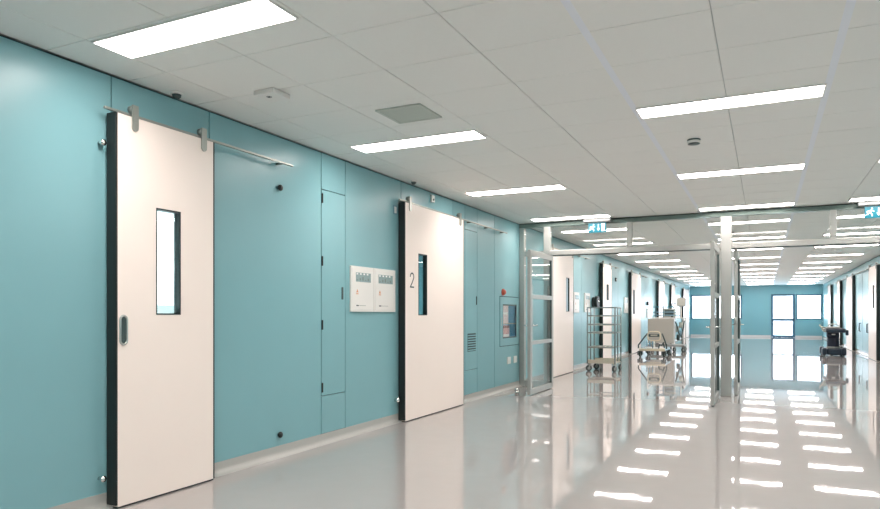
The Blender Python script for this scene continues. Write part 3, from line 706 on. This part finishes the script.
# ------------------------------------------------------------------ wire rack trolley
t = thing('rack_trolley', (-3.06, 14.3, 0), 'tall stainless wire rack trolley with open shelves on four castors', 'trolley')
x0, x1, ya, yb = -3.355, -2.785, 13.98, 14.60
zt, zb = 1.335, 0.21
for x, y in ((x0, ya), (x1, ya), (x0, yb), (x1, yb)):
    MB().cyl((x, y, zb-0.05), (x, y, zt), 0.016, 'racksteel', 10).build('corner_post', t)
for x in (x0, x1):
    MB().cyl((x, (ya+yb)/2-0.03, zb), (x, (ya+yb)/2-0.03, zt), 0.013, 'racksteel', 8).build('side_post', t)
for z in (1.335, 1.165, 0.98, 0.81, 0.505):
    b = MB(); b.tube([(x0, ya, z), (x1, ya, z), (x1, yb, z), (x0, yb, z)], 0.012, 'racksteel', 8, True)
    if z < 1.3:
        for k in range(7):
            xx = x0+0.04+(x1-x0-0.08)*k/6; b.cyl((xx, ya, z+0.002), (xx, yb, z+0.002), 0.004, 'tray', 6)
        b.box(x0+0.012, x1-0.012, ya-0.004, ya+0.004, z-0.018, z+0.012, 'tray')
    b.build('shelf' if z < 1.3 else 'top_frame', t)
b = MB(); b.box(x0-0.005, x1+0.005, ya-0.01, yb+0.01, 0.17, 0.185, 'tray', bev=0.004)
for q in ((x0-0.005, x1+0.005, ya-0.01, ya+0.002), (x0-0.005, x1+0.005, yb-0.002, yb+0.01)): b.box(*q, 0.185, 0.245, 'tray')
b.build('base_tray', t)
for x, y, a in ((x0+0.02, ya+0.03, 0.6), (x1-0.02, ya+0.03, 1.2), (x0+0.05, yb-0.03, 0.4), (x1-0.01, yb-0.03, 1.4)):
    castor(t, x, y, 0.062, 0.17, ang=a)

# ------------------------------------------------------------------ operating table transporter
cx, y = -2.80, 19.25
t = thing('table_transporter', (cx, y+0.4, 0), 'low pale wheeled table transporter with ring handle before the grey panel', 'trolley')
b = MB()
b.box(-3.17, -2.47, y-0.02, y+0.05, 0.17, 0.235, 'cream', bev=0.012); b.box(-3.13, -3.06, y+0.05, y+1.2, 0.17, 0.225, 'bluegrey', bev=0.01)
b.box(-2.55, -2.48, y+0.05, y+1.2, 0.17, 0.225, 'bluegrey', bev=0.01); b.box(-3.06, -2.55, y+0.55, y+0.62, 0.17, 0.225, 'cream', bev=0.01)
b.build('chassis', t)
MB().box(-2.99, -2.83, y+0.0, y+0.10, 0.2355, 0.285, 'whitebright', bev=0.015).box(-2.80, -2.66, y+0.0, y+0.10, 0.2355, 0.275, 'whitebright', bev=0.015).build('foot_pedals', t)
MB().cyl((-2.77, y+0.03, 0.236), (-2.77, y+0.03, 0.455), 0.022, 'white', 12).build('handle_column', t)
ring = []
for k in range(24):
    a = 2*math.pi*k/24; ca, sa = math.cos(a), math.sin(a)
    ring.append((-2.77+0.165*math.copysign(abs(ca)**0.45, ca), y+0.02, 0.585+0.125*math.copysign(abs(sa)**0.55, sa)))
h = MB().tube(ring, 0.019, 'cream', 10, True).build('ring_handle', t)
MB().box(-2.92, -2.62, y+0.005, y+0.035, 0.565, 0.645, 'aludark', bev=0.012).build('grip_bar', h)
MB().box(-2.86, -2.68, y-0.002, y+0.0048, 0.59, 0.625, 'tray', bev=0.002).build('grip_badge', h)
for k, (xa, xb) in enumerate(((-2.95, -3.19), (-2.56, -2.44))):
    MB().tube([(xa, y+0.06, 0.66), ((xa+xb)/2, y+0.05, 0.50), (xb, y+0.03, 0.33), (xb, y+0.03, 0.24)], 0.02, 'aludark', 8).build('support_strut', t)
for k, xx in enumerate((-2.99, -2.91, -2.83)): MB().cyl((xx, y+0.3, 0.226), (xx-0.03, y+0.34, 0.45), 0.018, 'bluegrey', 8).build('lifting_rod', t)
MB().tube([(-2.66, y+0.07, 0.236), (-2.63, y+0.08, 0.35), (-2.57, y+0.07, 0.33), (-2.53, y+0.06, 0.42), (-2.50, y+0.05, 0.26)], 0.02, 'aludark', 8).build('hose', t)
for x, yy in ((-3.14, y+0.02), (-2.50, y+0.02), (-3.09, y+1.12), (-2.52, y+1.12)): 
    castor(t, x, yy, 0.080, 0.169, ang=1.4)
    MB().box(x-0.065, x-0.034, yy-0.09, yy+0.10, 0.05, 0.168, 'aludark', bev=0.012).box(x+0.034, x+0.065, yy-0.09, yy+0.10, 0.05, 0.168, 'aludark', bev=0.012).box(x-0.034, x+0.034, yy+0.085, yy+0.10, 0.05, 0.168, 'aludark').build('castor_hood', t)

# ------------------------------------------------------------------ equipment tower behind it
y = 22.3
t = thing('equipment_tower', (-2.9, y+0.4, 0), 'tall equipment tower with big warm grey panel and monitor shelf', 'medical cart')
MB().box(-3.40, -2.60, y, y+0.05, 0.26, 1.05, 'beige', bev=0.012).build('front_panel', t)
MB().box(-3.38, -2.62, y+0.06, y+0.62, 0.30, 1.02, 'beige', bev=0.01).build('cabinet_body', t)
MB().box(-3.30, -2.25, y+0.02, y+0.68, 1.055, 1.085, 'white', bev=0.008).build('worktop', t)
MB().box(-3.40, -2.28, y+0.02, y+0.70, 0.16, 0.22, 'grey', bev=0.015).build('base_frame', t)
for x in (-3.22, -2.98, -2.46): MB().cyl((x, y+0.45, 1.086), (x, y+0.45, 1.47), 0.016, 'bluegrey', 10).build('upright', t)
MB().box(-3.25, -2.62, y+0.12, y+0.60, 1.415, 1.44, 'teallite', bev=0.006).build('upper_shelf', t)
for z in (1.16, 1.26): MB().tube([(-3.24, y+0.1, z), (-2.42, y+0.1, z)], 0.014, 'bluegrey', 8).build('side_rail', t)
for x in (-2.36, -2.28): MB().cyl((x, y+0.3, 0.221), (x, y+0.3, 1.054), 0.018, 'white', 10).build('corner_post', t)
for k, (x, z, m) in enumerate(((-2.50, 0.72, 'grille'), (-2.42, 0.58, 'bluegrey'), (-2.48, 0.46, 'aludark'), (-2.40, 0.85, 'grille'))):
    MB().cyl((x, y+0.1, z-0.09), (x, y+0.1, z+0.09), 0.055, m, 14).build('gas_canister', t)
MB().tube([(-2.56, y+0.08, 0.95), (-2.50, y+0.02, 0.80), (-2.46, y+0.03, 0.6), (-2.38, y+0.03, 0.45), (-2.32, y+0.05, 0.75), (-2.30, y+0.1, 0.98)], 0.02, 'aludark', 8).build('breathing_hose', t)
MB().cyl((-2.43, y+0.4, 1.086), (-2.43, y+0.4, 1.50), 0.02, 'white', 10).build('monitor_pole', t)
mo = MB().box(-2.56, -2.28, y+0.36, y+0.44, 1.44, 1.72, 'grey', bev=0.015).build('monitor', t)
MB().box(-2.54, -2.30, y+0.3545, y+0.3595, 1.47, 1.70, 'beige').build('screen', mo)
MB().tube([(-2.55, y+0.40, 1.52), (-2.68, y+0.42, 1.56), (-2.72, y+0.42, 1.47), (-2.66, y+0.42, 1.40)], 0.016, 'navy', 8).build('swing_arm', t)
for x, yy in ((-3.34, y+0.08), (-2.60, y+0.08), (-2.33, y+0.08), (-2.33, y+0.62), (-3.34, y+0.62)): castor(t, x, yy, 0.068, 0.158, ang=1.0)
t2 = thing('device_unit', (-2.82, y+0.35, 1.086), 'dark grey device with teal top standing on the equipment tower worktop', 'medical device')
MB().box(-2.93, -2.58, y+0.14, y+0.40, 1.086, 1.37, 'grille', bev=0.01).build('casing', t2)
MB().box(-2.90, -2.62, y+0.134, y+0.1395, 1.13, 1.33, 'aludark').build('front_grid', t2)
MB().cyl((-2.67, y+0.13, 1.12), (-2.67, y+0.1398, 1.12), 0.028, 'black', 12).build('dial', t2)

# ------------------------------------------------------------------ dark operating table on the right
y = 21.95; cx = 1.76
t = thing('operating_table', (cx, y+0.3, 0), 'dark blue wheeled operating table column standing near right wall', 'operating table')
b = MB(); b.box(1.58, 2.0, y-0.05, y+1.0, 0.035, 0.22, 'navy', bev=0.04); b.build('base_body', t)
for x, yy in ((1.52, y), (2.0, y), (1.52, y+0.9), (2.0, y+0.9)):
    MB().box(x-0.06, x+0.06, yy-0.12, yy+0.12, 0.03, 0.24, 'navy', bev=0.04).build('castor_hood', t)
    MB().cyl((x-0.02, yy, 0.0265), (x+0.02, yy, 0.0265), 0.026, 'tyre', 16).build('castor_wheel', t)
prof = []
for k in range(9): prof += [(0.145 if k % 2 else 0.165, 0.27+0.032*k)]
MB().lathe([(0.17, 0.2205), (0.17, 0.268)], (cx, y+0.25, 0), 'grey', 24).build('collar', t)
MB().lathe(prof, (cx, y+0.25, 0), 'navysoft', 24).build('bellows', t)
MB().box(1.60, 1.90, y+0.08, y+0.44, 0.527, 0.674, 'navysoft', bev=0.03).build('column_head', t)
MB().box(1.71, 1.80, y+0.070, y+0.079, 0.60, 0.635, 'whitebright').build('blank_badge', t)
MB().box(1.55, 2.03, y-0.25, y+1.3, 0.675, 0.79, 'navy', bev=0.03).build('table_top', t)
MB().box(2.03, 2.10, y-0.2, y-0.05, 0.60, 0.75, 'navy', bev=0.02).build('control_box', t)
MB().box(1.58, 1.90, y-0.2, y+0.35, 0.791, 0.84, 'grey', bev=0.02).build('seat_pad', t)
for x, zz in ((1.46, 0.78), (1.42, 0.84), (1.50, 0.72)):
    MB().tube([(1.56, y-0.1, zz-0.03), (x, y-0.12, zz), (x-0.02, y-0.16, zz+0.05)], 0.022, 'tray', 8).build('side_clamp', t)
MB().tube([(1.60, y-0.15, 0.845), (1.63, y-0.15, 0.91), (1.80, y-0.15, 0.92), (1.88, y-0.15, 0.86)], 0.018, 'grille', 8).build('grab_rail', t)

# ------------------------------------------------------------------ world, camera, colour
w = bpy.data.worlds.new('World'); sc.world = w; w.use_nodes = True
nt = w.node_tree; bg = nt.nodes['Background']
tc = nt.nodes.new('ShaderNodeTexCoord'); sp = nt.nodes.new('ShaderNodeSeparateXYZ')
ra = nt.nodes.new('ShaderNodeValToRGB')
ra.color_ramp.elements[0].position = 0.0; ra.color_ramp.elements[0].color = (0.83, 0.885, 1.0, 1)
ra.color_ramp.elements[1].position = 0.6; ra.color_ramp.elements[1].color = (0.55, 0.78, 1.0, 1)
nt.links.new(tc.outputs['Generated'], sp.inputs[0]); nt.links.new(sp.outputs['Z'], ra.inputs[0]); nt.links.new(ra.outputs[0], bg.inputs[0])
bg.inputs[1].default_value = 15.0

cam = bpy.data.cameras.new('camera'); co = bpy.data.objects.new('camera', cam); COL.objects.link(co)
co.location = (0, 0, 1.2)
co.rotation_euler = (math.pi/2, 0, math.atan(325/668))
cam.sensor_width = 36; cam.sensor_fit = 'HORIZONTAL'; cam.lens = 36*668/880
cam.shift_x = 0; cam.shift_y = (314-254.5)/880
cam.clip_start = 0.05; cam.clip_end = 300
sc.camera = co
vs_ = sc.view_settings
vs_.view_transform = 'Standard'; vs_.look = 'None'; vs_.gamma = 1; vs_.use_curve_mapping = False
vs_.exposure = 0.0
sc.cycles.use_denoising = True
sc.cycles.max_bounces = 12; sc.cycles.diffuse_bounces = 6; sc.cycles.glossy_bounces = 5; sc.cycles.transparent_max_bounces = 24
sc.cycles.sample_clamp_indirect = 6
